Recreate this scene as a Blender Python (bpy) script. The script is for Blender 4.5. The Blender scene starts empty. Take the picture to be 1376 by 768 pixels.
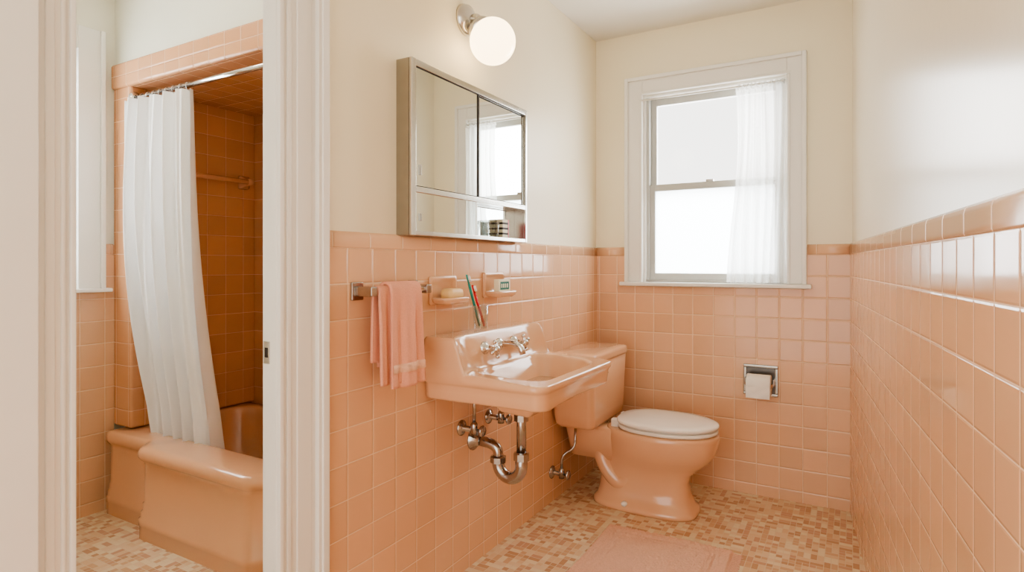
import bpy, math, random
from mathutils import Vector, Matrix
random.seed(3)
D=bpy.data; C=bpy.context
COL=C.scene.collection
H=1.2
# ------------------------------------------------------------------ node helpers
class NT:
    def __init__(s,mat):
        s.m=mat; mat.use_nodes=True; s.t=mat.node_tree; s.t.nodes.clear()
    def n(s,typ,**kw):
        nd=s.t.nodes.new(typ)
        for k,v in kw.items(): setattr(nd,k,v)
        return nd
    def set(s,inp,v):
        if isinstance(v,bpy.types.NodeSocket): s.t.links.new(v,inp)
        elif v is not None: inp.default_value=v
    def math(s,op,a,b=None,c=None):
        nd=s.n('ShaderNodeMath',operation=op)
        s.set(nd.inputs[0],a)
        if b is not None: s.set(nd.inputs[1],b)
        if c is not None: s.set(nd.inputs[2],c)
        return nd.outputs[0]
    def mixf(s,f,a,b):
        nd=s.n('ShaderNodeMix',data_type='FLOAT'); s.set(nd.inputs[0],f); s.set(nd.inputs[2],a); s.set(nd.inputs[3],b); return nd.outputs[0]
    def mixc(s,f,a,b,bt='MIX'):
        nd=s.n('ShaderNodeMix',data_type='RGBA',blend_type=bt); s.set(nd.inputs[0],f); s.set(nd.inputs[6],a); s.set(nd.inputs[7],b); return nd.outputs[2]
    def smooth(s,v,a,b,o0=0.0,o1=1.0):
        nd=s.n('ShaderNodeMapRange',interpolation_type='SMOOTHSTEP'); s.set(nd.inputs[0],v)
        nd.inputs[1].default_value=a; nd.inputs[2].default_value=b; nd.inputs[3].default_value=o0; nd.inputs[4].default_value=o1
        return nd.outputs[0]
    def noise(s,vec,scale,detail=3):
        nd=s.n('ShaderNodeTexNoise'); s.set(nd.inputs['Vector'],vec); nd.inputs['Scale'].default_value=scale; nd.inputs['Detail'].default_value=detail; return nd.outputs[0]
    def bump(s,h,strength,dist,normal=None):
        nd=s.n('ShaderNodeBump'); s.set(nd.inputs['Height'],h); nd.inputs['Strength'].default_value=strength; nd.inputs['Distance'].default_value=dist
        if normal is not None: s.set(nd.inputs['Normal'],normal)
        return nd.outputs[0]
    def out(s,sh):
        o=s.n('ShaderNodeOutputMaterial'); s.t.links.new(sh,o.inputs[0])
    def bsdf(s,color,rough,metal=0.0,normal=None,coat=0.0,**kw):
        b=s.n('ShaderNodeBsdfPrincipled'); s.set(b.inputs['Base Color'],color); s.set(b.inputs['Roughness'],rough); b.inputs['Metallic'].default_value=metal
        if normal is not None: s.set(b.inputs['Normal'],normal)
        b.inputs['Coat Weight'].default_value=coat; b.inputs['Coat Roughness'].default_value=0.05
        for k,v in kw.items(): s.set(b.inputs[k],v)
        return b.outputs[0]
def lin(r,g,b):
    f=lambda c:(c/255/12.92) if c/255<=0.04045 else ((c/255+0.055)/1.055)**2.4
    return (f(r),f(g),f(b),1)
def simple(name,col,rough=.4,metal=0,coat=0,noise_amt=.04,nscale=30,bump=0,bscale=200,**kw):
    t=NT(D.materials.new(name)); tc=t.n('ShaderNodeTexCoord').outputs['Object']
    nz=t.noise(tc,nscale)
    c=t.mixc(nz,tuple(x*(1-noise_amt) for x in col[:3])+(1,),tuple(min(1,x*(1+noise_amt)) for x in col[:3])+(1,))
    nm=t.bump(t.noise(tc,bscale,2),bump,.002) if bump else None
    t.out(t.bsdf(c,rough,metal,nm,coat,**kw)); return t.m
# colours
PEACH=lin(239,193,156)
def tile_mat(name,col,px=.1085,pz=.1085,u0=0,v0=1.25,grout=lin(248,220,192),gw=.0018,rough=.11,cap=False,var=.05):
    t=NT(D.materials.new(name)); tc=t.n('ShaderNodeTexCoord')
    sp=t.n('ShaderNodeSeparateXYZ'); t.set(sp.inputs[0],tc.outputs['Object'])
    sn=t.n('ShaderNodeSeparateXYZ'); t.set(sn.inputs[0],tc.outputs['Normal'])
    ax=t.math('GREATER_THAN',t.math('ABSOLUTE',sn.outputs[0]),.6)
    az=t.math('GREATER_THAN',t.math('ABSOLUTE',sn.outputs[2]),.8)
    if cap: az=0.0
    u=t.mixf(ax,sp.outputs[0],sp.outputs[1]); v=t.mixf(az,sp.outputs[2],sp.outputs[1])
    U=t.math('DIVIDE',t.math('SUBTRACT',u,u0),px); V=t.math('DIVIDE',t.math('SUBTRACT',v,v0),pz)
    fu=t.math('FRACT',U); fv=t.math('FRACT',V)
    du=t.math('MULTIPLY',t.math('MINIMUM',fu,t.math('SUBTRACT',1.0,fu)),px)
    dv=t.math('MULTIPLY',t.math('MINIMUM',fv,t.math('SUBTRACT',1.0,fv)),pz)
    d=du if cap else t.math('MINIMUM',du,dv)
    mask=t.smooth(d,gw*.55,gw)
    hgt=t.smooth(d,gw*.6,gw+.004)
    cx=t.n('ShaderNodeCombineXYZ'); t.set(cx.inputs[0],t.math('FLOOR',U)); t.set(cx.inputs[1],0.0 if cap else t.math('FLOOR',V)); t.set(cx.inputs[2],t.math('ADD',ax,az))
    wn=t.n('ShaderNodeTexWhiteNoise'); t.set(wn.inputs[0],cx.outputs[0])
    cv=t.mixc(wn.outputs[0],tuple(c*(1-var) for c in col[:3])+(1,),tuple(min(1,c*(1+var)) for c in col[:3])+(1,))
    nn=t.noise(tc.outputs['Object'],14,4)
    cv=t.mixc(t.math('MULTIPLY',nn,.18),cv,tuple(c*.8 for c in col[:3])+(1,))
    colr=t.mixc(mask,grout,cv)
    ro=t.mixf(mask,.6,rough)
    h=t.math('ADD',hgt,t.math('MULTIPLY',t.noise(tc.outputs['Object'],22,1),.12))
    bn=t.bump(h,.6,.0022)
    vm=t.n('ShaderNodeVectorMath',operation='SUBTRACT'); t.set(vm.inputs[0],wn.outputs[1]); vm.inputs[1].default_value=(.5,.5,.5)
    vs=t.n('ShaderNodeVectorMath',operation='SCALE'); t.set(vs.inputs[0],vm.outputs[0]); vs.inputs['Scale'].default_value=.022
    va=t.n('ShaderNodeVectorMath',operation='ADD'); t.set(va.inputs[0],bn); t.set(va.inputs[1],vs.outputs[0])
    vn=t.n('ShaderNodeVectorMath',operation='NORMALIZE'); t.set(vn.inputs[0],va.outputs[0])
    t.out(t.bsdf(colr,ro,0,vn.outputs[0])); return t.m
def floor_mat():
    t=NT(D.materials.new('mosaic_floor')); tc=t.n('ShaderNodeTexCoord')
    sp=t.n('ShaderNodeSeparateXYZ'); t.set(sp.inputs[0],tc.outputs['Object'])
    c=.050
    X=t.math('DIVIDE',sp.outputs[0],c); Y=t.math('DIVIDE',sp.outputs[1],c)
    cell=t.n('ShaderNodeCombineXYZ'); t.set(cell.inputs[0],t.math('FLOOR',X)); t.set(cell.inputs[1],t.math('FLOOR',Y))
    wn=t.n('ShaderNodeTexWhiteNoise'); t.set(wn.inputs[0],cell.outputs[0]); r=wn.outputs[0]
    nx=t.math('ADD',1.0,t.math('GREATER_THAN',r,.24)); ny=t.math('ADD',1.0,t.math('LESS_THAN',r,.76))
    fx=t.math('MULTIPLY',t.math('FRACT',X),nx); fy=t.math('MULTIPLY',t.math('FRACT',Y),ny)
    lx=t.math('FRACT',fx); ly=t.math('FRACT',fy)
    dx=t.math('MULTIPLY',t.math('DIVIDE',t.math('MINIMUM',lx,t.math('SUBTRACT',1.0,lx)),nx),c)
    dy=t.math('MULTIPLY',t.math('DIVIDE',t.math('MINIMUM',ly,t.math('SUBTRACT',1.0,ly)),ny),c)
    d=t.math('MINIMUM',dx,dy)
    mask=t.smooth(d,.0008,.0016)
    i=t.n('ShaderNodeCombineXYZ')
    t.set(i.inputs[0],t.math('ADD',t.math('FLOOR',X),t.math('MULTIPLY',t.math('FLOOR',fx),.37)))
    t.set(i.inputs[1],t.math('ADD',t.math('FLOOR',Y),t.math('MULTIPLY',t.math('FLOOR',fy),.37))); i.inputs[2].default_value=3.3
    w2=t.n('ShaderNodeTexWhiteNoise'); t.set(w2.inputs[0],i.outputs[0])
    cr=t.n('ShaderNodeValToRGB'); cr.color_ramp.interpolation='CONSTANT'; e=cr.color_ramp.elements
    pal=[(0,lin(243,227,196)),(.22,lin(234,205,168)),(.42,lin(223,184,144)),(.60,lin(208,162,122)),(.74,lin(238,214,182)),(.88,lin(216,170,136))]
    e[0].position=0; e[0].color=pal[0][1]; e[1].position=pal[1][0]; e[1].color=pal[1][1]
    for p,cc in pal[2:]:
        x=e.new(p); x.color=cc
    t.set(cr.inputs[0],w2.outputs[0])
    nn=t.noise(tc.outputs['Object'],60,4)
    cv=t.mixc(t.math('MULTIPLY',nn,.25),cr.outputs[0],lin(218,188,158),'MULTIPLY')
    col=t.mixc(mask,lin(232,214,186),cv)
    bn=t.bump(t.smooth(d,.0006,.002),.5,.001)
    t.out(t.bsdf(col,t.mixf(mask,.7,.34),0,bn)); return t.m
M={}
M['tile']=tile_mat('peach_wall_tile',PEACH)
M['cap']=tile_mat('peach_cap_tile',PEACH,px=.155,cap=True)
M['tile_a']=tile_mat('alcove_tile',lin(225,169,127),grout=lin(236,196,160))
M['floor']=floor_mat()
M['plaster']=simple('cream_wall_paint',lin(250,239,212),.38,noise_amt=.015,nscale=3,bump=.12,bscale=60)
M['plaster_r']=simple('cream_satin_paint',lin(246,240,223),.22,noise_amt=.015,nscale=3,bump=.10,bscale=40)
M['plaster_t']=simple('pale_tub_room_paint',lin(244,242,226),.4,noise_amt=.015,nscale=3,bump=.12,bscale=60)
M['ceil']=simple('ceiling_paint',lin(240,236,226),.7,noise_amt=.01,nscale=3)
M['white']=simple('white_gloss_trim_paint',lin(244,241,234),.3,noise_amt=.02,nscale=8,bump=.08,bscale=30)
M['sash']=simple('aluminium_sash_paint',lin(198,198,192),.35,noise_amt=.02)
M['porc']=simple('peach_porcelain',lin(237,190,153),.07,coat=.6,noise_amt=.015,nscale=4)
M['porc_tub']=simple('peach_tub_enamel',lin(231,179,140),.11,coat=.5,noise_amt=.015,nscale=4)
M['seat']=simple('ivory_toilet_seat',lin(250,246,236),.18,coat=.4,noise_amt=.01)
M['chrome']=simple('chrome',(.70,.69,.68,1),.10,1,noise_amt=.06,nscale=40)
M['chrome_d']=simple('aged_chrome',(.46,.44,.42,1),.18,1,noise_amt=.15,nscale=60)
M['steel']=simple('brushed_stainless',(.62,.60,.56,1),.20,1,noise_amt=.08,nscale=50)
M['steel_d']=simple('cabinet_side_steel',(.40,.38,.345,1),.24,1,noise_amt=.10,nscale=30)
M['mirror']=simple('mirror_glass',(.86,.885,.86,1),.01,1,noise_amt=.0)
M['dark']=simple('dark_gap',lin(50,42,36),.6)
M['towel']=simple('peach_terry_towel',lin(243,178,152),.95,noise_amt=.12,nscale=250,bump=1.0,bscale=420)
M['mat']=simple('peach_terry_mat',lin(244,196,170),.95,noise_amt=.16,nscale=140,bump=1.0,bscale=220)
M['soap']=simple('soap_bar',lin(242,208,150),.4)
M['paper']=simple('tissue_paper',lin(250,247,240),.9,bump=.3,bscale=300)
M['red']=simple('red_plastic',lin(215,40,55),.25)
M['teal']=simple('teal_plastic',lin(40,160,150),.25)
M['bristle']=simple('white_bristle',lin(245,245,245),.6)
M['boxc']=simple('soap_carton_cream',lin(244,238,210),.5)
M['green']=simple('soap_carton_green',lin(20,110,95),.5)
M['ivory']=simple('ivory_plastic',lin(240,230,208),.4)
def glass_mat(name,tint=(1,1,1,1),refl=.06):
    t=NT(D.materials.new(name)); tr=t.n('ShaderNodeBsdfTransparent'); tr.inputs[0].default_value=tint
    gl=t.n('ShaderNodeBsdfGlossy'); gl.inputs['Roughness'].default_value=.02
    lw=t.n('ShaderNodeLayerWeight'); lw.inputs[0].default_value=.25
    f=t.math('ADD',t.math('MULTIPLY',lw.outputs[1],.7),refl)
    mx=t.n('ShaderNodeMixShader'); t.set(mx.inputs[0],f); t.t.links.new(tr.outputs[0],mx.inputs[1]); t.t.links.new(gl.outputs[0],mx.inputs[2])
    t.out(mx.outputs[0]); return t.m
M['glass']=glass_mat('clear_glass',refl=.0)
M['tumbler']=glass_mat('tumbler_glass',(.95,.97,.96,1),.06)
def cloth_mat(name,col,transp,transl,bump=.2,bscale=300,wave=0):
    t=NT(D.materials.new(name)); tc=t.n('ShaderNodeTexCoord').outputs['Object']
    nm=t.bump(t.noise(tc,bscale,2),bump,.001)
    df=t.n('ShaderNodeBsdfDiffuse'); df.inputs[0].default_value=col; t.set(df.inputs['Normal'],nm)
    tl=t.n('ShaderNodeBsdfTranslucent'); tl.inputs[0].default_value=col
    m1=t.n('ShaderNodeMixShader'); m1.inputs[0].default_value=transl; t.t.links.new(df.outputs[0],m1.inputs[1]); t.t.links.new(tl.outputs[0],m1.inputs[2])
    tp=t.n('ShaderNodeBsdfTransparent')
    m2=t.n('ShaderNodeMixShader'); m2.inputs[0].default_value=transp; t.t.links.new(m1.outputs[0],m2.inputs[1]); t.t.links.new(tp.outputs[0],m2.inputs[2])
    t.out(m2.outputs[0]); return t.m
M['shower']=cloth_mat('white_shower_cloth',lin(253,252,251),0,.08)
M['sheer']=cloth_mat('white_sheer_voile',lin(250,250,248),.28,.5)
M['frost']=cloth_mat('frosted_glass',lin(245,248,250),.25,.85)
def emis(name,col,s):
    t=NT(D.materials.new(name)); tc=t.n('ShaderNodeTexCoord').outputs['Object']
    c=t.mixc(t.noise(tc,6),col,tuple(x*.96 for x in col[:3])+(1,))
    b=t.bsdf((.9,.88,.82,1),.15); n=t.t.nodes[-1]
    t.set(n.inputs['Emission Color'],c); n.inputs['Emission Strength'].default_value=s
    t.out(b); return t.m
M['globe']=emis('opal_globe_glass',(1,.74,.42,1),5.0)
M['fill_glow']=emis('fill_lamp_glow',(1,.92,.80,1),12.0)  # glow of the fill lamp added in the tub room
# ------------------------------------------------------------------ mesh helpers
def mk(name,verts,faces,mat=None,parent=None,smooth=False,bevel=0,segs=3,sub=0,solid=0):
    me=D.meshes.new(name); me.from_pydata([tuple(v) for v in verts],[],faces); me.validate(); me.update()
    o=D.objects.new(name,me); COL.objects.link(o)
    if mat: me.materials.append(mat)
    import bmesh
    bm=bmesh.new(); bm.from_mesh(me); bmesh.ops.recalc_face_normals(bm,faces=bm.faces); bm.to_mesh(me); bm.free()
    if smooth:
        for p in me.polygons: p.use_smooth=True
    if solid:
        s=o.modifiers.new('sol','SOLIDIFY'); s.thickness=solid; s.offset=0
    if sub:
        s=o.modifiers.new('sub','SUBSURF'); s.levels=sub; s.render_levels=sub
    if bevel:
        b=o.modifiers.new('bev','BEVEL'); b.width=bevel; b.segments=segs; b.limit_method='ANGLE'; b.angle_limit=.6
        for p in me.polygons: p.use_smooth=True
        w=o.modifiers.new('wn','WEIGHTED_NORMAL'); w.keep_sharp=True
    if parent is not None: o.parent=parent
    return o
def boxes(name,lst,mat,parent=None,bevel=0,segs=2):
    V=[];F=[]
    for (x0,x1,y0,y1,z0,z1) in lst:
        b=len(V)
        V+=[(x0,y0,z0),(x1,y0,z0),(x1,y1,z0),(x0,y1,z0),(x0,y0,z1),(x1,y0,z1),(x1,y1,z1),(x0,y1,z1)]
        F+=[[b+i for i in f] for f in ((0,3,2,1),(4,5,6,7),(0,1,5,4),(1,2,6,5),(2,3,7,6),(3,0,4,7))]
    return mk(name,V,F,mat,parent,bevel=bevel,segs=segs)
def empty(name,loc=(0,0,0)):
    o=D.objects.new(name,None); COL.objects.link(o); o.location=(0,0,0); o.empty_display_size=.1; return o
def loft(name,rings,mat,parent=None,cap0=True,cap1=True,smooth=True,**kw):
    n=len(rings[0]); V=[p for r in rings for p in r]; F=[]
    for i in range(len(rings)-1):
        for j in range(n):
            a=i*n+j; b=i*n+(j+1)%n; F.append([a,b,b+n,a+n])
    if cap0: F.append(list(range(n))[::-1])
    if cap1: F.append([(len(rings)-1)*n+j for j in range(n)])
    return mk(name,V,F,mat,parent,smooth,**kw)
def lathe(name,prof,mat,parent=None,origin=(0,0,0),axis='Z',n=40,**kw):
    rings=[]
    for r,h in prof:
        rg=[]
        for k in range(n):
            a=2*math.pi*k/n; p=(r*math.cos(a),r*math.sin(a),h)
            if isinstance(axis,Vector):
                q=axis.to_track_quat('Z','Y'); p=tuple(q@Vector(p))
            elif axis=='X': p=(p[2],p[0],p[1])
            elif axis=='Y': p=(p[0],-p[2],p[1])
            rg.append((p[0]+origin[0],p[1]+origin[1],p[2]+origin[2]))
        rings.append(rg)
    return loft(name,rings,mat,parent,**kw)
def fillet(pts,r,n=8):
    P=[Vector(p) for p in pts]; out=[P[0]]
    for i in range(1,len(P)-1):
        a,b,c=P[i-1],P[i],P[i+1]; d1=(a-b); d2=(c-b); rr=min(r,d1.length*.49,d2.length*.49)
        s=b+d1.normalized()*rr; e=b+d2.normalized()*rr
        for k in range(n+1):
            t=k/n; out.append(s*(1-t)**2+b*2*t*(1-t)+e*t*t)
    out.append(P[-1]); return out
def tube(name,pts,r,mat,parent=None,fr=.03,n=16):
    P=fillet(pts,fr) if fr else [Vector(p) for p in pts]
    rings=[]; prev=None
    for i,p in enumerate(P):
        if i==0: t=P[1]-P[0]
        elif i==len(P)-1: t=P[-1]-P[-2]
        else: t=(P[i+1]-P[i]).normalized()+(P[i]-P[i-1]).normalized()
        t.normalize()
        if prev is None:
            up=Vector((0,0,1)) if abs(t.z)<.9 else Vector((1,0,0)); u=t.cross(up).normalized()
        else:
            u=(prev-t*prev.dot(t)).normalized()
        prev=u; v=t.cross(u)
        rings.append([p+u*math.cos(2*math.pi*k/n)*r+v*math.sin(2*math.pi*k/n)*r for k in range(n)])
    return loft(name,rings,mat,parent)
def rrect(cx,cy,hx,hy,r,n=10):
    out=[]
    for sx,sy,a0 in ((1,1,0),(-1,1,90),(-1,-1,180),(1,-1,270)):
        for k in range(n+1):
            a=math.radians(a0+90*k/n); out.append((cx+sx*(hx-r)+r*math.cos(a),cy+sy*(hy-r)+r*math.sin(a)))
    return out
def rayring(poly,c,K):
    out=[]
    for k in range(K):
        a=2*math.pi*k/K; dx,dy=math.cos(a),math.sin(a); best=0
        for i in range(len(poly)):
            x1,y1=poly[i]; x2,y2=poly[(i+1)%len(poly)]
            x1-=c[0];x2-=c[0];y1-=c[1];y2-=c[1]
            ex,ey=x2-x1,y2-y1; den=dx*ey-dy*ex
            if abs(den)<1e-12: continue
            t=(x1*ey-y1*ex)/den; s=(x1*dy-y1*dx)/den
            if t>0 and -1e-6<=s<=1+1e-6: best=max(best,t)
        out.append((c[0]+dx*best,c[1]+dy*best))
    return out
def toward(ring,c,d):
    out=[]
    for x,y in ring:
        vx,vy=x-c[0],y-c[1]; l=math.hypot(vx,vy); k=(l-d)/l; out.append((c[0]+vx*k,c[1]+vy*k))
    return out
def z3(r,z): return [(x,y,z) for x,y in r]
def ss(a,b,x):
    t=max(0,min(1,(x-a)/(b-a))); return t*t*(3-2*t)
# ------------------------------------------------------------------ ROOM SHELL
LX=-1.32; BY=3.31; CZ=2.53; YN=-1.2
boxes('floor',[(-3.4,.75,YN,3.6,-.06,0)],M['floor'])
boxes('ceiling',[(-3.4,.75,YN,3.6,CZ,CZ+.06)],M['ceil'])
DO0,DO1,DZ=.576,1.047,2.08   # opening in left partition
PX0,PX1=-1.37,-1.33
wl=boxes('wall_left',[(PX0,PX1,YN,DO0,0,CZ),(PX0,PX1,DO1,BY+.1,0,CZ),(PX0,PX1,DO0,DO1,DZ,CZ)],M['plaster'])
boxes('tile_wainscot',[(PX1,LX,1.214,BY,0,1.25),(PX1,LX,YN,.409,0,1.25)],M['tile'],wl)
def capstrip(name,axis,a0,a1,face,sgn,parent,z0=1.25,z1=1.30,mat=None,back=.012):
    prof=[(-back,z0),(.0015,z0),(.003,z0+.004),(.003,z1-.016),(.001,z1-.007),(-.004,z1-.0015),(-.010,z1),(-back,z1)]
    rings=[]
    for a in (a0,a1):
        rg=[]
        for d,z in prof:
            rg.append((face+sgn*d,a,z) if axis=='Y' else (a,face+sgn*d,z))
        rings.append(rg)
    o=loft(name,rings,mat or M['cap'],parent,smooth=True)
    o.data.polygons[-1].use_smooth=False; o.data.polygons[-2].use_smooth=False
    return o
capstrip('tile_cap',"Y",1.214,BY,LX,1,wl)
# back wall
WX0,WX1,WZ0,WZ1=-1.04,-.29,1.10,2.166
wb=boxes('wall_back',[(-1.40,WX0,BY+.01,BY+.13,0,CZ),(WX1,.30,BY+.01,BY+.13,0,CZ),(WX0,WX1,BY+.01,BY+.13,0,WZ0-.02),(WX0,WX1,BY+.01,BY+.13,WZ1,CZ)],M['plaster'])
CO0,CO1=-1.144,-.198
boxes('tile_wainscot_back',[(LX-.005,CO0,BY,BY+.01,0,1.25),(CO1,.05,BY,BY+.01,0,1.25),(CO0,CO1,BY,BY+.01,0,1.075)],M['tile'],wb)
capstrip('tile_cap_back_a',"X",LX-.005,CO0,BY,-1,wb); capstrip('tile_cap_back_b',"X",CO1,.03,BY,-1,wb)
# right wall (slightly out of square)
ang=math.atan(.0917)
wr=boxes('wall_right',[(.011,.13,-4.9,.15,0,CZ)],M['plaster_r'])
wr.location=(-.011,BY,0); wr.rotation_euler=(0,0,ang)
boxes('tile_wainscot_right',[(0,.012,-4.9,.02,0,1.25)],M['tile'],wr)
c=capstrip('tile_cap_right',"Y",-4.9,.01,0,-1,wr,z1=1.305)
# partition: tub room
TX=-3.17; AY=1.56
wt=boxes('wall_tub_room_far',[(TX-.12,TX-.01,.2,.72,0,CZ),(TX-.12,TX-.01,1.40,2.5,0,CZ),(TX-.12,TX-.01,.72,1.40,0,1.08),(TX-.12,TX-.01,.72,1.40,2.22,CZ)],M['plaster_t'])
boxes('tile_wainscot_far',[(TX-.01,TX,.2,.61,0,1.25),(TX-.01,TX,1.515,AY,0,1.25),(TX-.01,TX,.61,1.515,0,1.065)],M['tile'],wt)
capstrip('tile_cap_far',"Y",1.515,AY,TX,1,wt)
boxes('wall_tub_room_near',[(TX-.12,PX0,.08,.2,0,CZ)],M['plaster_t'])
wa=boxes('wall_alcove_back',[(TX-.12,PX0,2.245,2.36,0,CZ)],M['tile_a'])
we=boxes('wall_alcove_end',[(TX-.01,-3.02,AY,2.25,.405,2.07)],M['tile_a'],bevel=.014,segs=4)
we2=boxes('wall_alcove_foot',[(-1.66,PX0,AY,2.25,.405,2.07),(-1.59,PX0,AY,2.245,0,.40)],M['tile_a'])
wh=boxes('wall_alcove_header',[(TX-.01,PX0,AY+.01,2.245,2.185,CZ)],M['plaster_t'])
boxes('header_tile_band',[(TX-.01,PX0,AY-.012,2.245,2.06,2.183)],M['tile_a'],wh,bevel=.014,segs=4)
# ------------------------------------------------------------------ WINDOW (back)
w=empty('window_1')
yf=BY+.012
def vcas(x0,x1,z0,z1,out_left):
    L=[(x0,x1,yf-.022,yf,z0,z1)]
    if out_left: L+=[(x0+.001,x0+.022,yf-.036,yf-.02,z0,z1-.001),(x1-.016,x1-.001,yf-.028,yf-.02,z0,z1-.105)]
    else: L+=[(x1-.022,x1-.001,yf-.036,yf-.02,z0,z1-.001),(x0+.001,x0+.016,yf-.028,yf-.02,z0,z1-.105)]
    return L
boxes('casing',vcas(CO0,WX0,1.10,2.27,True)+vcas(WX1,CO1,1.10,2.27,False)+[(WX0,WX1,yf-.022,yf,WZ1,2.27),(CO0+.022,CO1-.022,yf-.036,yf-.02,2.248,2.269),(WX0-.016,WX1+.016,yf-.028,yf-.02,WZ1+.001,WZ1+.016)],M['white'],w,bevel=.003)
boxes('stool',[(CO0-.022,CO1+.022,yf-.06,yf+.11,1.078,1.10)],M['white'],w,bevel=.006,segs=3)
boxes('jamb',[(WX0,WX0+.014,yf,yf+.12,1.10,WZ1),(WX1-.014,WX1,yf,yf+.12,1.10,WZ1),(WX0+.014,WX1-.014,yf+.001,yf+.12,WZ1-.014,WZ1),(WX0+.014,WX1-.014,yf+.04,yf+.12,1.101,1.115)],M['white'],w,bevel=.002)
def frame(name,x0,x1,z0,z1,y0,y1,s,t,b,mat,par):
    boxes(name,[(x0,x0+s,y0,y1,z0,z1),(x1-s,x1,y0,y1,z0,z1),(x0+s,x1-s,y0,y1,z1-t,z1),(x0+s,x1-s,y0,y1,z0,z0+b)],mat,par,bevel=.002)
xa,xb=WX0+.014,WX1-.014
boxes('track',[(xa,xa+.016,yf+.012,yf+.1,1.115,WZ1-.014),(xb-.016,xb,yf+.012,yf+.1,1.115,WZ1-.014)],M['sash'],w,bevel=.001)
frame('upper_sash',xa+.016,xb-.016,1.615,WZ1-.014,yf+.058,yf+.085,.030,.04,.035,M['sash'],w)
frame('lower_sash',xa+.016,xb-.016,1.115,1.655,yf+.025,yf+.052,.030,.038,.035,M['sash'],w)
boxes('sash_lock',[(-.70,-.66,yf+.03,yf+.055,1.655,1.668)],M['chrome_d'],w,bevel=.003)
boxes('upper_glass',[(xa+.04,xb-.04,yf+.069,yf+.072,1.64,2.12)],M['glass'],w)
boxes('lower_glass',[(xa+.04,xb-.04,yf+.037,yf+.039,1.14,1.63)],M['frost'],w)
def curtain(name,f0,f1,ztop,zbot,y,amp,folds,mat,par,nx=160,nz=40,ph=0,yfn=None):
    V=[];F=[]
    for j in range(nz+1):
        v=j/nz; z=ztop+(zbot-ztop)*v; a=f0(v); b=f1(v)
        for i in range(nx+1):
            u=i/nx; x=a+(b-a)*u
            am=amp*(.6+.6*v)
            yy=y+am*math.sin(2*math.pi*folds*u+ph+.6*math.sin(3*v+5*u))+am*.35*math.sin(2*math.pi*folds*2.3*u+2*v)
            if yfn: yy+=yfn(u,v)
            V.append((x+.006*math.sin(4*v+9*u),yy,z))
    for j in range(nz):
        for i in range(nx):
            a=j*(nx+1)+i; F.append([a,a+1,a+nx+2,a+nx+1])
    return mk(name,V,F,mat,par,True)
wc=empty('window_curtain')
curtain('sheer_panel',lambda v:-.535-.03*v+.012*math.sin(5*v),lambda v:-.292,2.135,1.105,yf-.03,.015,6,M['sheer'],wc)
curtain('header_ruffle',lambda v:-.535,lambda v:-.292,2.142,2.11,yf-.031,.012,11,M['sheer'],wc,nz=4)
tube('rod',[(WX0,yf-.03,2.132),(WX1,yf-.03,2.132)],.005,M['white'],wc,fr=0)
# ------------------------------------------------------------------ tub-room window
w2=empty('window_2')
xf=TX-.012
boxes('casing',[(xf,xf+.022,1.40,1.515,1.08,2.33),(xf+.02,xf+.036,1.493,1.514,1.08,2.329),(xf,xf+.022,.61,.72,1.08,2.33),(xf,xf+.022,.72,1.40,2.22,2.33)],M['white'],w2,bevel=.003)
boxes('stool',[(xf-.1,xf+.055,.59,1.535,1.066,1.085)],M['white'],w2,bevel=.004)
boxes('sash',[(xf-.06,xf-.03,1.35,1.40,1.085,2.22),(xf-.06,xf-.03,.72,.77,1.085,2.22),(xf-.06,xf-.03,.77,1.35,2.17,2.22),(xf-.06,xf-.03,.77,1.35,1.085,1.13),(xf-.06,xf-.03,.77,1.35,1.62,1.66)],M['white'],w2,bevel=.003)
boxes('glass',[(xf-.047,xf-.044,.77,1.35,1.12,2.18)],M['frost'],w2)
# ------------------------------------------------------------------ door frame
d=empty('door_frame')
def dcas(y0,y1,flip,prof,z0=0,z1=2.20):
    def Y(a,b):
        return (y0+a,y0+b) if not flip else (y1-b,y1-a)
    L=[]
    for a,b,p in prof:
        ya,yb=Y(a,b); L.append((PX1-.001,PX1+p,ya,yb,z0,z1))
    return L
W=.167
boxes('casing_far',dcas(DO1,1.214,False,((0.001,W-.001,.016),(0,.014,.024),(.026,.040,.021),(.060,W-.056,.020),(W-.042,W,.030),(W-.030,W-.006,.036))),M['white'],d,bevel=.003,segs=3)
boxes('casing_near',dcas(.409,DO0,True,((0.001,W-.001,.016),(0,.010,.024),(.016,.024,.021),(.034,.050,.020),(.070,W,.046))),M['white'],d,bevel=.003,segs=3)
boxes('casing_head',[(PX1,PX1+.02,DO0,DO1,DZ,DZ+.12)],M['white'],d,bevel=.003)
boxes('jamb_far',[(PX0-.004,PX1+.012,DO1-.002,DO1+.03,0,DZ)],M['white'],d,bevel=.003)
boxes('jamb_near',[(PX0-.004,PX1+.012,DO0-.03,DO0+.002,0,DZ)],M['white'],d,bevel=.003)
boxes('strike_plate',[(PX0+.002,PX0+.026,DO1-.004,DO1,.935,.995)],M['steel'],d,bevel=.001)
boxes('strike_hole',[(PX0+.008,PX0+.020,DO1-.0045,DO1-.001,.952,.978)],M['dark'],d)
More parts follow.
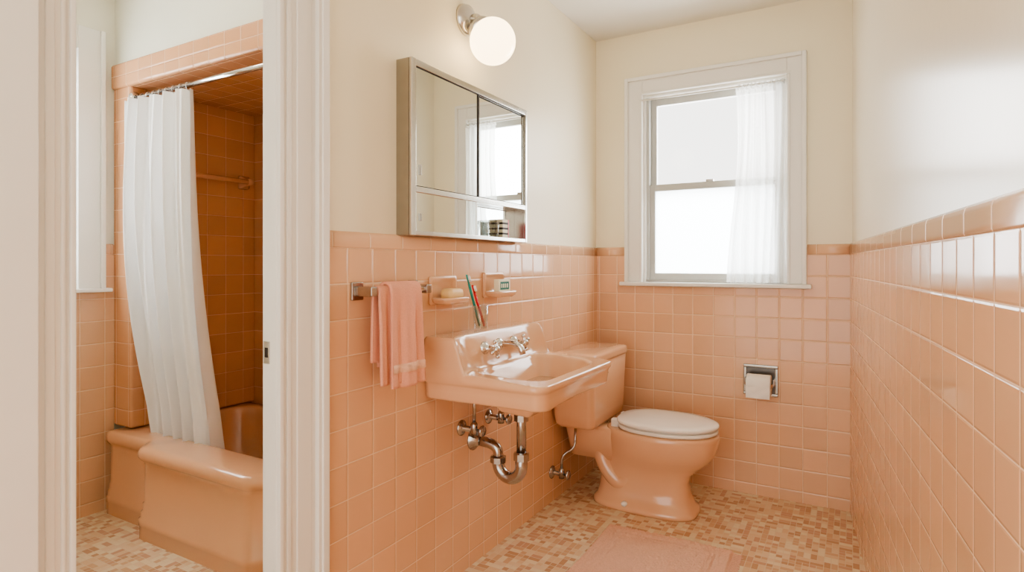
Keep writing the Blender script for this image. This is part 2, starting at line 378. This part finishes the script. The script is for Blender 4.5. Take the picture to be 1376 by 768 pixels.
# ------------------------------------------------------------------ BATHTUB
tub=empty('bathtub')
X0,X1,Yb=-3.13,-1.61,2.238
poly=[(X0,Yb),(X0,1.50),(-2.80,1.50),(-2.78,1.496),(-2.765,1.487),(-2.73,1.443),(-2.715,1.434),(-2.695,1.43),(-2.00,1.43),(-1.98,1.434),(-1.965,1.443),(-1.93,1.487),(-1.915,1.496),(-1.89,1.50),(X1,1.50),(X1,Yb)]
cc=((X0+X1)/2,1.87); K=480
base=rayring(poly,cc,K)
rings=[]
for z,dl in ((0,.004),(.055,.004),(.060,.000),(.085,.000),(.092,.009),(.115,.009),(.122,.017),(.150,.017),(.156,.023),(.318,.026),(.332,.022),(.343,.009),(.352,.001),(.361,-.002),(.372,-.002),(.383,.001),(.392,.008),(.398,.018),(.401,.034)):
    rings.append(z3(toward(base,cc,dl),z))
icx,icy=(X0+X1)/2,1.895
for z,ex,ey,r in ((.401,0,0,.14),(.398,.010,.008,.14),(.388,.018,.014,.14),(.36,.026,.020,.14),(.25,.045,.035,.15),(.14,.075,.05,.16),(.10,.11,.08,.15),(.085,.18,.12,.12)):
    rings.append(z3(rayring(rrect(icx,icy,.655-ex,.295-ey,r-.0,12),cc,K),z))
loft('tub_shell',rings,M['porc_tub'],tub,cap0=False)
lathe('overflow_plate',[(.001,.0),(.03,.0),(.032,.004),(.001,.007)],M['chrome'],tub,origin=(-2.98,1.9,.31),axis='X')
# shower curtain + rod
sc=empty('shower_curtain')
RY=1.580
tube('curtain_rod',[(-3.02,RY,2.005),(-1.66,RY,2.005)],.0125,M['chrome'],sc,fr=0)
lathe('rod_flange',[(.03,0),(.03,.006),(.016,.014),(.001,.014)],M['chrome'],sc,origin=(-3.02,RY,2.005),axis='X')
curtain('curtain_cloth',lambda v:-3.03+.085*v,lambda v:-2.565+.110*v**.8,1.985,.325,RY-.012,.036,5.5,M['shower'],sc,nx=260,nz=50,yfn=lambda u,v:-.045*math.sin(math.pi*min(1,v*1.15))*(1-.6*u)-.03*(1-u)**2*(1-v)+.070*v*v)
for k in range(9):
    x=-3.0+.053*k
    R=[(x+.002*math.sin(k),RY+.018*math.cos(a*math.pi/10),1.998+.020*math.sin(a*math.pi/10)) for a in range(0,20)]
    tube('hook_%d'%k,R+[R[0]],.0016,M['chrome'],sc,fr=0,n=6)
# ceramic towel bar in alcove
ab=empty('ceramic_towel_bar')
tube('bar',[(-2.96,1.72,1.665),(-2.96,2.19,1.665)],.014,M['porc_tub'],ab,fr=0)
for k,y in enumerate((1.73,2.17)):
    loft('post_%d'%k,[[(-3.021,p[0],p[1]) for p in rrect(y,1.665,.034,.038,.012)],[(-3.008,p[0],p[1]) for p in rrect(y,1.665,.032,.036,.012)],[(-2.985,p[0],p[1]) for p in rrect(y,1.665,.018,.02,.012)],[(-2.945,p[0],p[1]) for p in rrect(y,1.665,.016,.018,.012)]],M['porc_tub'],ab)
# ------------------------------------------------------------------ SINK
sk=empty('wall_hung_sink')
SX=LX+.002; SY0,SY1=1.66,2.31; SYc=(SY0+SY1)/2; DP=.475
def sinkrim():
    p=[]
    x0,x1=SX,SX+DP
    p+=[(x0,SY0)]
    def arc(cx,cy,r,a0,a1,n=10): return [(cx+r*math.cos(math.radians(a0+(a1-a0)*k/n)),cy+r*math.sin(math.radians(a0+(a1-a0)*k/n))) for k in range(n+1)]
    p+=arc(x1-.05,SY0+.05,.05,-90,0); p+=arc(x1-.05,SY1-.05,.05,0,90)
    p+=[(x0,SY1)]
    return p
sc0=(SX+.30,SYc); K=360
rim=rayring(sinkrim(),sc0,K)
def sd(x,y,cx,cy,hx,hy,r):
    qx=abs(x-cx)-hx+r; qy=abs(y-cy)-hy+r
    return math.hypot(max(qx,0),max(qy,0))+min(max(qx,qy),0)-r
def hz(x,y,s):
    dd=x-SX
    side=max(0,(abs(y-SYc)-.22)/.105); off=.035*side**2
    t=ss(.098+off,.145+off,dd)
    zl=.945; zd=.824-.014*ss(.2,.47,dd)
    z=zl+(zd-zl)*t
    s1=sd(x,y,SX+.287,SYc,.137,.258,.09)
    bow=ss(0.0,.085,-s1)
    z-=(.135*bow+.014*ss(-.012,.02,-s1))*1.0 if s1<.012 else 0
    return z
rings=[]
zt=lambda x,y:hz(x,y,1)
for f,dl in ((0.0,.050),(.0,.036),(.03,.026),(.10,.021),(.35,.017),(.56,.014),(.62,.010),(.68,.002),(.78,0),(.93,.001),(.975,.004)):
    rg=[]
    rr=toward(rim,sc0,dl)
    for (x,y),(xo,yo) in zip(rr,rim):
        x=max(x,SX) if xo>SX+.001 else SX
        tt=zt(xo,yo); zb=.722
        ref=.822
        if f<=.68: z=zb+(ref-zb)*f
        else: z=(zb+(ref-zb)*.68)+(tt-(zb+(ref-zb)*.68))*((f-.68)/.32)
        rg.append((x,y,z))
    rings.append(rg)
NR=110
for i in range(NR):
    s=i/NR
    rg=[]
    for (x,y) in rim:
        dist=math.hypot(x-sc0[0],y-sc0[1]); q=1-(.010/dist)-s*(1-(.010/dist))*(1-.004)
        px,py=sc0[0]+(x-sc0[0])*q,sc0[1]+(y-sc0[1])*q
        rg.append((px,py,hz(px,py,q)))
    rings.append(rg)
loft('basin',rings,M['porc'],sk)
loft('bowl_underside',[z3(rayring(rrect(SX+.27,SYc,.13,.2,.09),(SX+.27,SYc),80),.74),z3(rayring(rrect(SX+.27,SYc,.12,.18,.09),(SX+.27,SYc),80),.69),z3(rayring(rrect(SX+.25,SYc,.06,.08,.05),(SX+.27,SYc),80),.668)],M['porc'],sk)
lathe('drain',[(.001,0),(.022,0),(.024,.003),(.001,.002)],M['chrome'],sk,origin=(SX+.285,SYc,.678))
for k,y in enumerate((SYc-.11,SYc+.11)):
    lathe('escutcheon_%d'%k,[(.001,-.03),(.026,-.03),(.026,.006),(.018,.014),(.012,.018),(.011,.045),(.014,.047),(.014,.062),(.008,.068),(.001,.068)],M['chrome'],sk,origin=(SX+.118,y,.885),axis='X',n=28)
    for a in (20,110):
        dy,dz=math.cos(math.radians(a)),math.sin(math.radians(a))
        tube('handle_%d_%d'%(k,a),[(SX+.172,y-.030*dy,.885-.030*dz),(SX+.172,y+.030*dy,.885+.030*dz)],.0058,M['chrome'],sk,fr=0,n=12)
        for sgn in (-1,1):
            lathe('knob_%d_%d_%d'%(k,a,sgn),[(.001,-.008),(.006,-.006),(.0085,0),(.006,.006),(.001,.008)],M['chrome'],sk,origin=(SX+.172,y+sgn*.030*dy,.885+sgn*.030*dz),n=12)
lathe('spout_flange',[(.001,-.03),(.024,-.03),(.024,.006),(.016,.012),(.001,.012)],M['chrome'],sk,origin=(SX+.118,SYc,.888),axis='X',n=28)
tube('spout',[(SX+.11,SYc,.888),(SX+.175,SYc,.896),(SX+.215,SYc,.885),(SX+.225,SYc,.855)],.0125,M['chrome'],sk,fr=.03)
boxes('faucet_bridge',[(SX+.118,SX+.135,SYc-.11,SYc+.11,.878,.892)],M['chrome'],sk,bevel=.006,segs=3)
# ---- plumbing
pt=empty('sink_plumbing')
TXp,TYp=-1.10,1.985
tube('tailpiece',[(TXp,TYp,.70),(TXp,TYp,.46)],.019,M['chrome_d'],pt,fr=0)
lathe('slip_nut',[(.019,0),(.029,.002),(.029,.026),(.019,.03)],M['chrome_d'],pt,origin=(TXp,TYp,.60),n=8,smooth=False)
lathe('slip_nut_low',[(.022,0),(.031,.002),(.031,.028),(.022,.032)],M['chrome_d'],pt,origin=(TXp,TYp,.45),n=8,smooth=False)
lathe('drain_body',[(.019,-.03),(.030,-.02),(.036,.0),(.036,.03),(.001,.03)],M['chrome_d'],pt,origin=(TXp,TYp,.665))
U=[]
for k in range(17):
    a=math.pi*k/16; U.append((TXp-.052+.052*math.cos(a),TYp,.428-.054*math.sin(a)))
Upts=[(TXp,TYp,.47)]+U+[(TXp-.104,TYp,.44)]
arm=[(TXp-.104,TYp,.44),(TXp-.104,TYp,.478),(TXp-.135,TYp,.494),(LX,TYp,.50)]
tube('trap_bend',Upts,.024,M['chrome_d'],pt,fr=0,n=20)
tube('trap_arm',[(TXp-.104,TYp,.43)]+arm[1:],.020,M['chrome_d'],pt,fr=.02)
lathe('trap_nut',[(.022,0),(.032,.002),(.032,.024),(.022,.028)],M['chrome_d'],pt,origin=(TXp-.104,TYp,.425),n=8,smooth=False)
lathe('wall_flange',[(.044,0),(.044,.004),(.026,.02),(.021,.035),(.001,.035)],M['chrome_d'],pt,origin=(LX,TYp,.50),axis='X')
for k,y in enumerate((1.90,2.10)):
    lathe('supply_flange_%d'%k,[(.03,0),(.03,.004),(.016,.012),(.011,.014),(.011,.05),(.001,.05)],M['chrome_d'],pt,origin=(LX,y,.565),axis='X')
    lathe('valve_body_%d'%k,[(.001,-.02),(.014,-.02),(.014,.02),(.009,.03),(.001,.03)],M['chrome_d'],pt,origin=(LX+.06,y,.565))
    lathe('valve_handle_%d'%k,[(.006,0),(.006,.02),(.019,.022),(.022,.027),(.019,.033),(.001,.034)],M['chrome_d'],pt,origin=(LX+.07,y,.565),axis='X',n=14)
    tube('supply_tube_%d'%k,[(LX+.06,y,.58),(LX+.06,y,.74)],.0065,M['chrome_d'],pt,fr=0,n=10)
# ------------------------------------------------------------------ TOILET
tl=empty('toilet')
TYc=2.905
def egg(xc,ff,fb,b,n=72,pb=2.0,yc=TYc,pf=2.0):
    out=[]
    for k in range(n):
        a=2*math.pi*k/n; ca,sa=math.cos(a),math.sin(a)
        e=2/(pf if ca>=0 else pb)
        out.append((xc+math.copysign((ff if ca>=0 else fb)*abs(ca)**e,ca),yc+b*math.copysign(abs(sa)**e,sa)))
    return out
prof=[(0,-.88,.240,.28,.145,3,3.2),(.012,-.88,.242,.28,.147,3,3.2),(.028,-.88,.236,.275,.142,3,3.2),(.042,-.88,.218,.26,.122,3,3.1),(.09,-.88,.202,.25,.108,2.8,3.0),(.15,-.88,.196,.245,.106,2.6,2.8),(.19,-.87,.202,.245,.110,2.5,2.5),(.225,-.85,.222,.25,.126,2.4,2.1),(.26,-.83,.245,.255,.152,2.3,2),(.30,-.815,.256,.27,.172,2.3,2),(.34,-.81,.262,.28,.181,2.3,2),(.365,-.81,.266,.28,.186,2.3,2),(.382,-.81,.266,.28,.186,2.3,2),(.390,-.81,.262,.276,.182,2.3,2),(.392,-.81,.24,.26,.165,2.3,2)]
loft('bowl',[z3(egg(xc,a,b2,w_,pb=pb,pf=pf),z) for z,xc,a,b2,w_,pb,pf in prof],M['porc'],tl)
loft('rear_deck',[z3(rrect(-1.13,TYc,.155,.09,.05),.22),z3(rrect(-1.13,TYc,.16,.11,.05),.30),z3(rrect(-1.13,TYc,.165,.125,.04),.37),z3(rrect(-1.13,TYc,.16,.12,.04),.384)],M['porc'],tl)
for s in (-1,1):
    pts=[(-1.12,TYc+s*.055,.27),(-1.08,TYc+s*.062,.17),(-1.0,TYc+s*.066,.10),(-.94,TYc+s*.058,.17),(-.90,TYc+s*.045,.25)]
    tube('trapway_%d'%(s+1),pts,.044,M['porc'],tl,fr=.08,n=24)
    lathe('bolt_cap_%d'%(s+1),[(.016,0),(.016,.010),(.010,.018),(.001,.020)],M['seat'],tl,origin=(-.965,TYc+s*.128,.026),n=20)
tk=[]
txc=-1.195; hx=.118; hy=.245
for z,dx,dy in ((.386,.040,.05),(.392,.022,.028),(.41,.012,.016),(.45,.008,.010),(.60,.004,.004),(.715,0,0)):
    tk.append(z3(rrect(txc,TYc,hx-dx,hy-dy,.035),z))
loft('tank',tk,M['porc'],tl)
lid=[]
for z,o_ in ((.715,-.004),(.718,.006),(.728,.010),(.744,.010),(.754,.006),(.760,-.006),(.763,-.03)):
    lid.append(z3(rrect(txc,TYc,hx+min(o_,.004) if o_>0 else hx+o_,hy+o_,.035),z))
loft('tank_lid',lid,M['porc'],tl)
lathe('lever_boss',[(.014,0),(.014,.008),(.001,.012)],M['chrome'],tl,origin=(txc+hx-.004,TYc-.17,.67),axis='X')
tube('flush_lever',[(txc+hx+.012,TYc-.17,.67),(txc+hx+.016,TYc-.10,.662)],.005,M['chrome'],tl,fr=0)
def slab(name,xc,ff,fb,b,z0,z1,rd,mat,dome=0):
    R=[]
    for z,i in ((z0,rd),(z0+rd*.3,rd*.3),(z0+rd,0),(z1-rd,0),(z1-rd*.3,rd*.3),(z1,rd)):
        R.append(z3(egg(xc,ff-i,fb-i,b-i,pb=2.6),z))
    if dome:
        for q in (.8,.5,.2): R.append(z3(egg(xc,(ff-rd)*q,(fb-rd)*q,(b-rd)*q,pb=2.6),z1+dome*(1-q*q)))
    return loft(name,R,mat,tl)
slab('seat_ring',-.80,.250,.225,.186,.396,.414,.007,M['seat'])
slab('seat_lid',-.80,.254,.230,.190,.421,.440,.008,M['seat'],.008)
slab('seat_bumpers',-.80,.232,.215,.166,.391,.423,.001,M['seat'])
for s in (-1,1): boxes('hinge_%d'%(s+1),[(-1.05,-1.01,TYc+s*.07-.018,TYc+s*.07+.018,.385,.430)],M['seat'],tl,bevel=.006)
ts=empty('toilet_supply_valve')
lathe('flange',[(.032,0),(.032,.004),(.014,.014),(.010,.016),(.010,.05),(.001,.05)],M['chrome_d'],ts,origin=(LX,2.70,.15),axis='X')
lathe('valve',[(.001,-.022),(.014,-.022),(.014,.022),(.008,.03),(.001,.03)],M['chrome_d'],ts,origin=(LX+.055,2.70,.15))
lathe('oval_handle',[(.006,0),(.006,.018),(.022,.020),(.024,.026),(.018,.032),(.001,.033)],M['chrome_d'],ts,origin=(LX+.065,2.70,.15),axis='X',n=14)
tube('riser',[(LX+.055,2.70,.17),(LX+.06,2.69,.25),(LX+.115,2.73,.28),(LX+.115,2.735,.385)],.0065,M['chrome_d'],ts,fr=.04,n=12)
# ------------------------------------------------------------------ MEDICINE CABINET
mc=empty('medicine_cabinet')
a0,a1,b0,b1=1.532,2.333,1.297,1.888; xw=PX1; xf2=-1.263
div=.155; zr=b0+div
boxes('cabinet_body',[(xw,xw+.005,a0+.013,a1-.013,b0+.013,b1-.013),(xw,xf2-.013,a0+.0005,a0+.012,b0+.0005,b1-.0005),(xw,xf2-.013,a1-.012,a1-.0005,b0+.0005,b1-.0005),(xw,xf2-.013,a0+.0125,a1-.0125,b1-.012,b1-.0005),(xw,xf2-.013,a0+.0125,a1-.0125,b0+.0005,b0+.012),(xw+.006,xf2-.013,a0+.013,a1-.013,zr-.008,zr+.004)],M['steel_d'],mc)
f=.024
boxes('face_frame',[(xf2-.012,xf2,a0,a0+f,b0,b1),(xf2-.012,xf2,a1-.014,a1,b0,b1),(xf2-.012,xf2-.0005,a0+f,a1-.014,b1-f,b1-.0005),(xf2-.012,xf2-.0005,a0+f,a1-.014,b0+.0005,b0+.016),(xf2-.011,xf2+.001,a0+f,a1-.014,zr-.010,zr+.010)],M['steel'],mc,bevel=.002)
ym=(a0+a1)/2-.005
boxes('mirror_door_near',[(xf2-.009,xf2-.006,a0+f,ym+.01,zr+.010,b1-f)],M['mirror'],mc)
boxes('mirror_door_far',[(xf2-.016,xf2-.0125,ym-.01,a1-.014,zr+.010,b1-f)],M['mirror'],mc)
boxes('door_edges',[(xf2-.012,xf2-.002,ym+.010,ym+.016,zr+.010,b1-f)],M['dark'],mc)
boxes('frame_inner_line',[(xf2-.0058,xf2-.004,a0+f,a0+f+.003,zr+.010,b1-f),(xf2-.0058,xf2-.004,a0+f+.003,a1-.014,b1-f-.003,b1-f),(xf2-.0058,xf2-.004,a0+f+.003,a1-.014,zr+.010,zr+.013),(xf2-.0058,xf2-.004,a1-.017,a1-.014,zr+.013,b1-f-.003)],M['dark'],mc)
boxes('shelf_mirror_near',[(xf2-.009,xf2-.006,a0+f,ym,b0+.016,zr-.010)],M['mirror'],mc)
boxes('shelf_mirror_edge',[(xf2-.012,xf2-.004,ym,ym+.005,b0+.016,zr-.010)],M['steel'],mc)
boxes('shelf_mirror_back',[(xw+.0055,xw+.008,ym-.02,a1-.0125,b0+.0125,zr-.009)],M['mirror'],mc)
boxes('finger_pull_a',[(xf2-.0058,xf2-.002,a0+.045,a0+.055,zr+.05,zr+.085)],M['chrome_d'],mc,bevel=.001)
boxes('finger_pull_b',[(xf2-.0058,xf2-.002,a0+.045,a0+.055,b0+.05,b0+.075)],M['chrome_d'],mc,bevel=.001)
def tumbler(par,x,y,z,r,h):
    lathe('glass',[(.001,.004),(r*.80,.004),(r,h),(r*.93,h),(r*.74,.010),(.001,.010)],M['tumbler'],par,origin=(x,y,z),n=28,cap0=False,cap1=False)
g=empty('shelf_tumbler'); tumbler(g,xw+.032,2.03,b0+.012,.021,.07)
g=empty('shelf_tumbler.001'); tumbler(g,xw+.032,2.11,b0+.012,.021,.07)
rz=empty('razor_carton'); boxes('carton',[(xw+.012,xw+.042,2.16,2.21,b0+.0125,b0+.095)],M['boxc'],rz,bevel=.001)
boxes('carton_bands',[(xw+.011,xw+.0425,2.159,2.2105,b0+.03+.022*k,b0+.038+.022*k) for k in range(3)],M['dark'],rz)
boxes('carton_side',[(xw+.0105,xw+.043,2.205,2.2112,b0+.0125,b0+.095)],M['red'],rz)
op=boxes('outlet_plate',[(PX1,PX1+.006,2.365,2.44,1.315,1.43)],M['ivory'],bevel=.002)
boxes('sockets',[(PX1+.006,PX1+.009,2.385,2.42,1.33,1.36),(PX1+.006,PX1+.009,2.385,2.42,1.385,1.415)],M['white'],op,bevel=.001)
boxes('slots',[(PX1+.0092,PX1+.0095,2.393,2.396,1.335,1.352),(PX1+.0092,PX1+.0095,2.408,2.411,1.335,1.352),(PX1+.0092,PX1+.0095,2.393,2.396,1.39,1.407),(PX1+.0092,PX1+.0095,2.408,2.411,1.39,1.407)],M['dark'],op)
# ------------------------------------------------------------------ GLOBE SCONCE
gs=empty('globe_wall_sconce')
o0=Vector((PX1,1.94,2.165)); gc=Vector((-1.195,1.93,2.053)); dr=(Vector((PX1+.055,1.938,2.135))-gc).normalized()
lathe('canopy',[(.062,0),(.062,.006),(.055,.022),(.035,.034),(.014,.040),(.001,.040)],M['steel'],gs,origin=tuple(o0),axis='X')
nk=gc+dr*.085
tube('arm',[tuple(o0+Vector((.02,0,0))),tuple(o0+Vector((.065,0,0))),tuple(nk+dr*.02)],.016,M['steel'],gs,fr=.03)
lathe('fitter',[(.050,-.012),(.052,.0),(.048,.014),(.03,.028),(.001,.03)],M['steel'],gs,origin=tuple(nk),axis=dr)
rg=[]
for k in range(1,25):
    a=math.pi*k/25; rg.append((.088*math.sin(a),-.088*math.cos(a)))
lathe('globe',rg,M['globe'],gs,origin=tuple(gc),n=48)
cl=empty('added_fill_lamp')  # unseen lamp, added on the ceiling to brighten the tub room
lathe('fill_lamp_base',[(.09,0),(.09,-.03),(.07,-.035)],M['steel'],cl,origin=(-2.3,.85,CZ))
lathe('fill_lamp_globe',[(.08,-.03),(.13,-.06),(.14,-.10),(.11,-.14),(.05,-.16),(.001,-.162)],M['fill_glow'],cl,origin=(-2.3,.85,CZ))
# ------------------------------------------------------------------ TOWEL BAR + TOWEL
tb=empty('towel_bar')
bx,bz=LX+.062,1.118
boxes('bar',[(bx-.007,bx+.007,1.335,1.60,bz-.007,bz+.007)],M['chrome'],tb,bevel=.002)
for k,y in enumerate((1.335,1.60)):
    boxes('wall_plate_%d'%k,[(LX,LX+.010,y-.024,y+.024,bz-.028,bz+.028)],M['chrome_d'],tb,bevel=.003)
    boxes('post_%d'%k,[(LX+.008,bx+.016,y-.013,y+.013,bz-.015,bz+.015)],M['chrome_d'],tb,bevel=.004)
tw=empty('hand_towel')
def towel(name,y0,y1,zf,zb,off,ph):
    V=[];F=[]; nu=46; path=[]
    for k in range(24): path.append((-.010-off,zb+(bz-zb)*k/24,0))
    for k in range(9):
        a=math.pi-math.pi*k/8; path.append(((.012+off)*math.cos(a),bz+(.012+off)*math.sin(a),1))
    for k in range(1,35): path.append((.013+off,bz+(zf-bz)*k/34,1))
    for (px,pz,fr) in path:
        dn=max(0,(bz-pz))/.3
        for i in range(nu+1):
            u=i/nu; ww=1+.05*dn
            y=(y0+y1)/2+(u-.5)*(y1-y0)*(.94+.06*dn)*ww
            wv=(.006*math.sin(2*math.pi*1.6*u+ph)+.003*math.sin(2*math.pi*3.7*u+ph*2))*min(1,dn*2.2+.2)
            x=bx+px+(wv+.010*dn if fr else -abs(wv)*.3)
            V.append((x,y,pz-.004*math.sin(3*u)*dn))
    n=nu+1
    for j in range(len(path)-1):
        for i in range(nu): a=j*n+i; F.append([a,a+1,a+n+1,a+n])
    return mk(name,V,F,M['towel'],tw,True,solid=.010)
T0,T1=1.392,1.545
towel('folded_back_layer',1.350,1.46,.833,.90,.0,1.0)
towel('front_layer',T0,T1,.818,.88,.012,2.4)
def band(z):
    V=[];F=[];nu=30
    for k,(zz,e) in enumerate(((z-.014,.0),(z-.012,.003),(z+.012,.003),(z+.014,0))):
        for i in range(nu+1):
            u=i/nu; dn=(bz-zz)/.3; y=(T0+T1)/2+(u-.5)*(T1-T0)*(.94+.06*dn)*(1+.05*dn)
            wv=(.006*math.sin(2*math.pi*1.6*u+2.4)+.003*math.sin(2*math.pi*3.7*u+4.8))*min(1,dn*2.2+.2)
            V.append((bx+.025+wv+.010*dn+.0052+e,y,zz))
    for j in range(3):
        for i in range(nu): a=j*(nu+1)+i; F.append([a,a+1,a+nu+2,a+nu+1])
    mk('woven_band',V,F,M['mat'],tw,True)
band(.875)
# ------------------------------------------------------------------ SOAP DISHES
def dish(name,y,z):
    e=empty(name)
    R=[[(LX+dx,p[0],p[1]) for p in rrect(y,z+.015,.082-i,.052-i,.010)] for dx,i in ((0,0),(.008,0),(.012,.004),(.012,.012),(.004,.020))]
    loft('back_plate',R,M['porc'],e)
    sh=[]
    for zz,i,mn in ((z-.035,.020,0),(z-.028,.006,0),(z-.018,0,0),(z-.012,.0,0),(z-.010,.004,0),(z-.016,.012,0),(z-.020,.02,0)):
        sh.append(z3(rrect(LX+.040,y,.042-i*.6,.078-i,.024-i*.4),zz))
    loft('tray',sh,M['porc'],e)
    return e
dish('soap_dish',1.775,1.09)
s=empty('soap_bar')
R=[]
for z,i in ((1.071,.010),(1.075,.003),(1.086,0),(1.098,.0),(1.108,.004),(1.112,.012)): R.append(z3(rrect(LX+.046,1.775,.026-i*.6,.044-i,.014-i*.3),z))
loft('bar',R,M['soap'],s)
dish('soap_dish.001',2.13,1.10)
s=boxes('soap_carton',[(LX+.035,LX+.060,2.085,2.175,1.0805,1.138)],M['boxc'],bevel=.001)
boxes('label',[(LX+.0595,LX+.0606,2.095,2.165,1.095,1.128)],M['green'],s)
boxes('lettering',[(LX+.0605,LX+.0610,2.102+k*.015,2.110+k*.015,1.103,1.120) for k in range(4)],M['boxc'],s)
tt=empty('toothbrush_tumbler')
tx,ty,tz=SX+.058,1.945,.945
tumbler(tt,tx,ty,tz,.032,.095)
def brush(name,b,t,mat):
    e=empty(name); b=Vector(b); t=Vector(t); v=(t-b)
    tube('handle',[b,b+v*.5,b+v*.82],.0050,mat,e,fr=0,n=12)
    tube('head',[b+v*.80,t],.0040,mat,e,fr=0,n=10)
    c0=b+v*.92
    tube('bristles',[c0-v*.05,c0+v*.06],.0050,M['bristle'],e,fr=0,n=10).location=(.009,0,0)
brush('toothbrush',(tx+.006,ty+.018,tz+.014),(tx+.0,ty-.058,tz+.175),M['red'])
brush('toothbrush.001',(tx-.014,ty+.014,tz+.014),(tx-.018,ty-.070,tz+.215),M['teal'])
# ------------------------------------------------------------------ TOILET PAPER HOLDER
tp=empty('toilet_paper_holder')
px,pz=-.414,.600
hw,hh=.084,.080
boxes('recess_frame',[(px-hw,px+hw,BY-.008,BY+.002,pz+hh-.016,pz+hh),(px-hw,px+hw,BY-.008,BY+.002,pz-hh,pz-hh+.016),(px-hw,px-hw+.016,BY-.008,BY+.002,pz-hh+.016,pz+hh-.016),(px+hw-.016,px+hw,BY-.008,BY+.002,pz-hh+.016,pz+hh-.016)],M['steel_d'],tp,bevel=.003)
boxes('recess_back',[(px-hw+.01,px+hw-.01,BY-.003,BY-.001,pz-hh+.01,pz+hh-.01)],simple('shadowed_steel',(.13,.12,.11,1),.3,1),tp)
for sgn in (-1,1): boxes('ear_%d'%(sgn+1),[(px+sgn*.068-.004,px+sgn*.068+.004,BY-.06,BY-.004,pz-.018,pz+.018)],M['chrome_d'],tp,bevel=.003)
ry,rz_=BY-.063,pz-.014
lathe('paper_roll',[(.018,0),(.052,0),(.054,.002),(.054,.112),(.052,.114),(.018,.114)],M['paper'],tp,origin=(px-.057,ry,rz_),axis='X',n=48)
tube('roller',[(px-.066,ry,rz_),(px+.066,ry,rz_)],.010,M['chrome'],tp,fr=0)
V=[];F=[]
for k in range(8):
    z=rz_-.0085*k
    for i in range(9): V.append((px-.056+.112*i/8,ry-.0545+.001*math.sin(i+k),z))
for j in range(7):
    for i in range(8): a=j*9+i; F.append([a,a+1,a+10,a+9])
mk('loose_sheet',V,F,M['paper'],tp,True)
# ------------------------------------------------------------------ BATH MAT
bm_=empty('bath_mat')
def mat_mesh():
    V=[];F=[]; nx,ny=150,190; x0,x1,y0,y1=-.965,-.42,1.72,2.585
    for j in range(ny+1):
        for i in range(nx+1):
            u=i/nx; v=j/ny; x=x0+(x1-x0)*u; y=y0+(y1-y0)*v
            e=min(x-x0,x1-x,y-y0,y1-y)
            z=.004+.013*ss(0,.012,e)
            if .05<e<.068: z-=.009
            if .085<e<.092: z-=.005
            z+=random.uniform(-.0032,.0032)
            V.append((x+.004*math.sin(y*9),y+.006*math.sin(x*8),z))
    n=nx+1
    for j in range(ny):
        for i in range(nx): a=j*n+i; F.append([a,a+1,a+n+1,a+n])
    mk('pile',V,F,M['mat'],bm_,True)
    L=[]
    for k in range(90):
        y=y0+.006+(y1-y0-.012)*k/89
        L.append((x1-.004,x1+.030+random.uniform(-.005,.005),y-.0024,y+.0024,.001,.006))
    boxes('fringe',L,M['mat'],bm_)
mat_mesh()
# ------------------------------------------------------------------ LIGHTS
def area(name,loc,rot,sx,sy,e,col):
    l=D.lights.new(name,'AREA'); l.shape='RECTANGLE'; l.size=sx; l.size_y=sy; l.energy=e; l.color=col
    o=D.objects.new(name,l); COL.objects.link(o); o.location=loc; o.rotation_euler=rot; return o
area('daylight_back',(-.665,3.95,1.75),(math.radians(-90),0,0),1.7,1.9,115,(.95,.98,1))
area('daylight_tub_room',(-3.75,1.05,1.75),(0,math.radians(-90),0),1.5,1.5,110,(.95,.98,1))
w_=D.worlds.new('overcast'); C.scene.world=w_; w_.use_nodes=True
bg=w_.node_tree.nodes['Background']; bg.inputs[0].default_value=(1,.98,.94,1); bg.inputs[1].default_value=2.8
try: C.scene.view_settings.look='AgX - Medium High Contrast'
except Exception as ex: print('look',ex)
# ------------------------------------------------------------------ CAMERA
cd=D.cameras.new('camera'); cam=D.objects.new('camera',cd); COL.objects.link(cam)
cd.sensor_width=36; cd.lens=796/1376*36; cd.shift_y=-29/1376; cd.clip_start=.02
cam.location=(0,0,H); cam.rotation_euler=(math.radians(90),0,math.radians(29.9))
C.scene.camera=cam
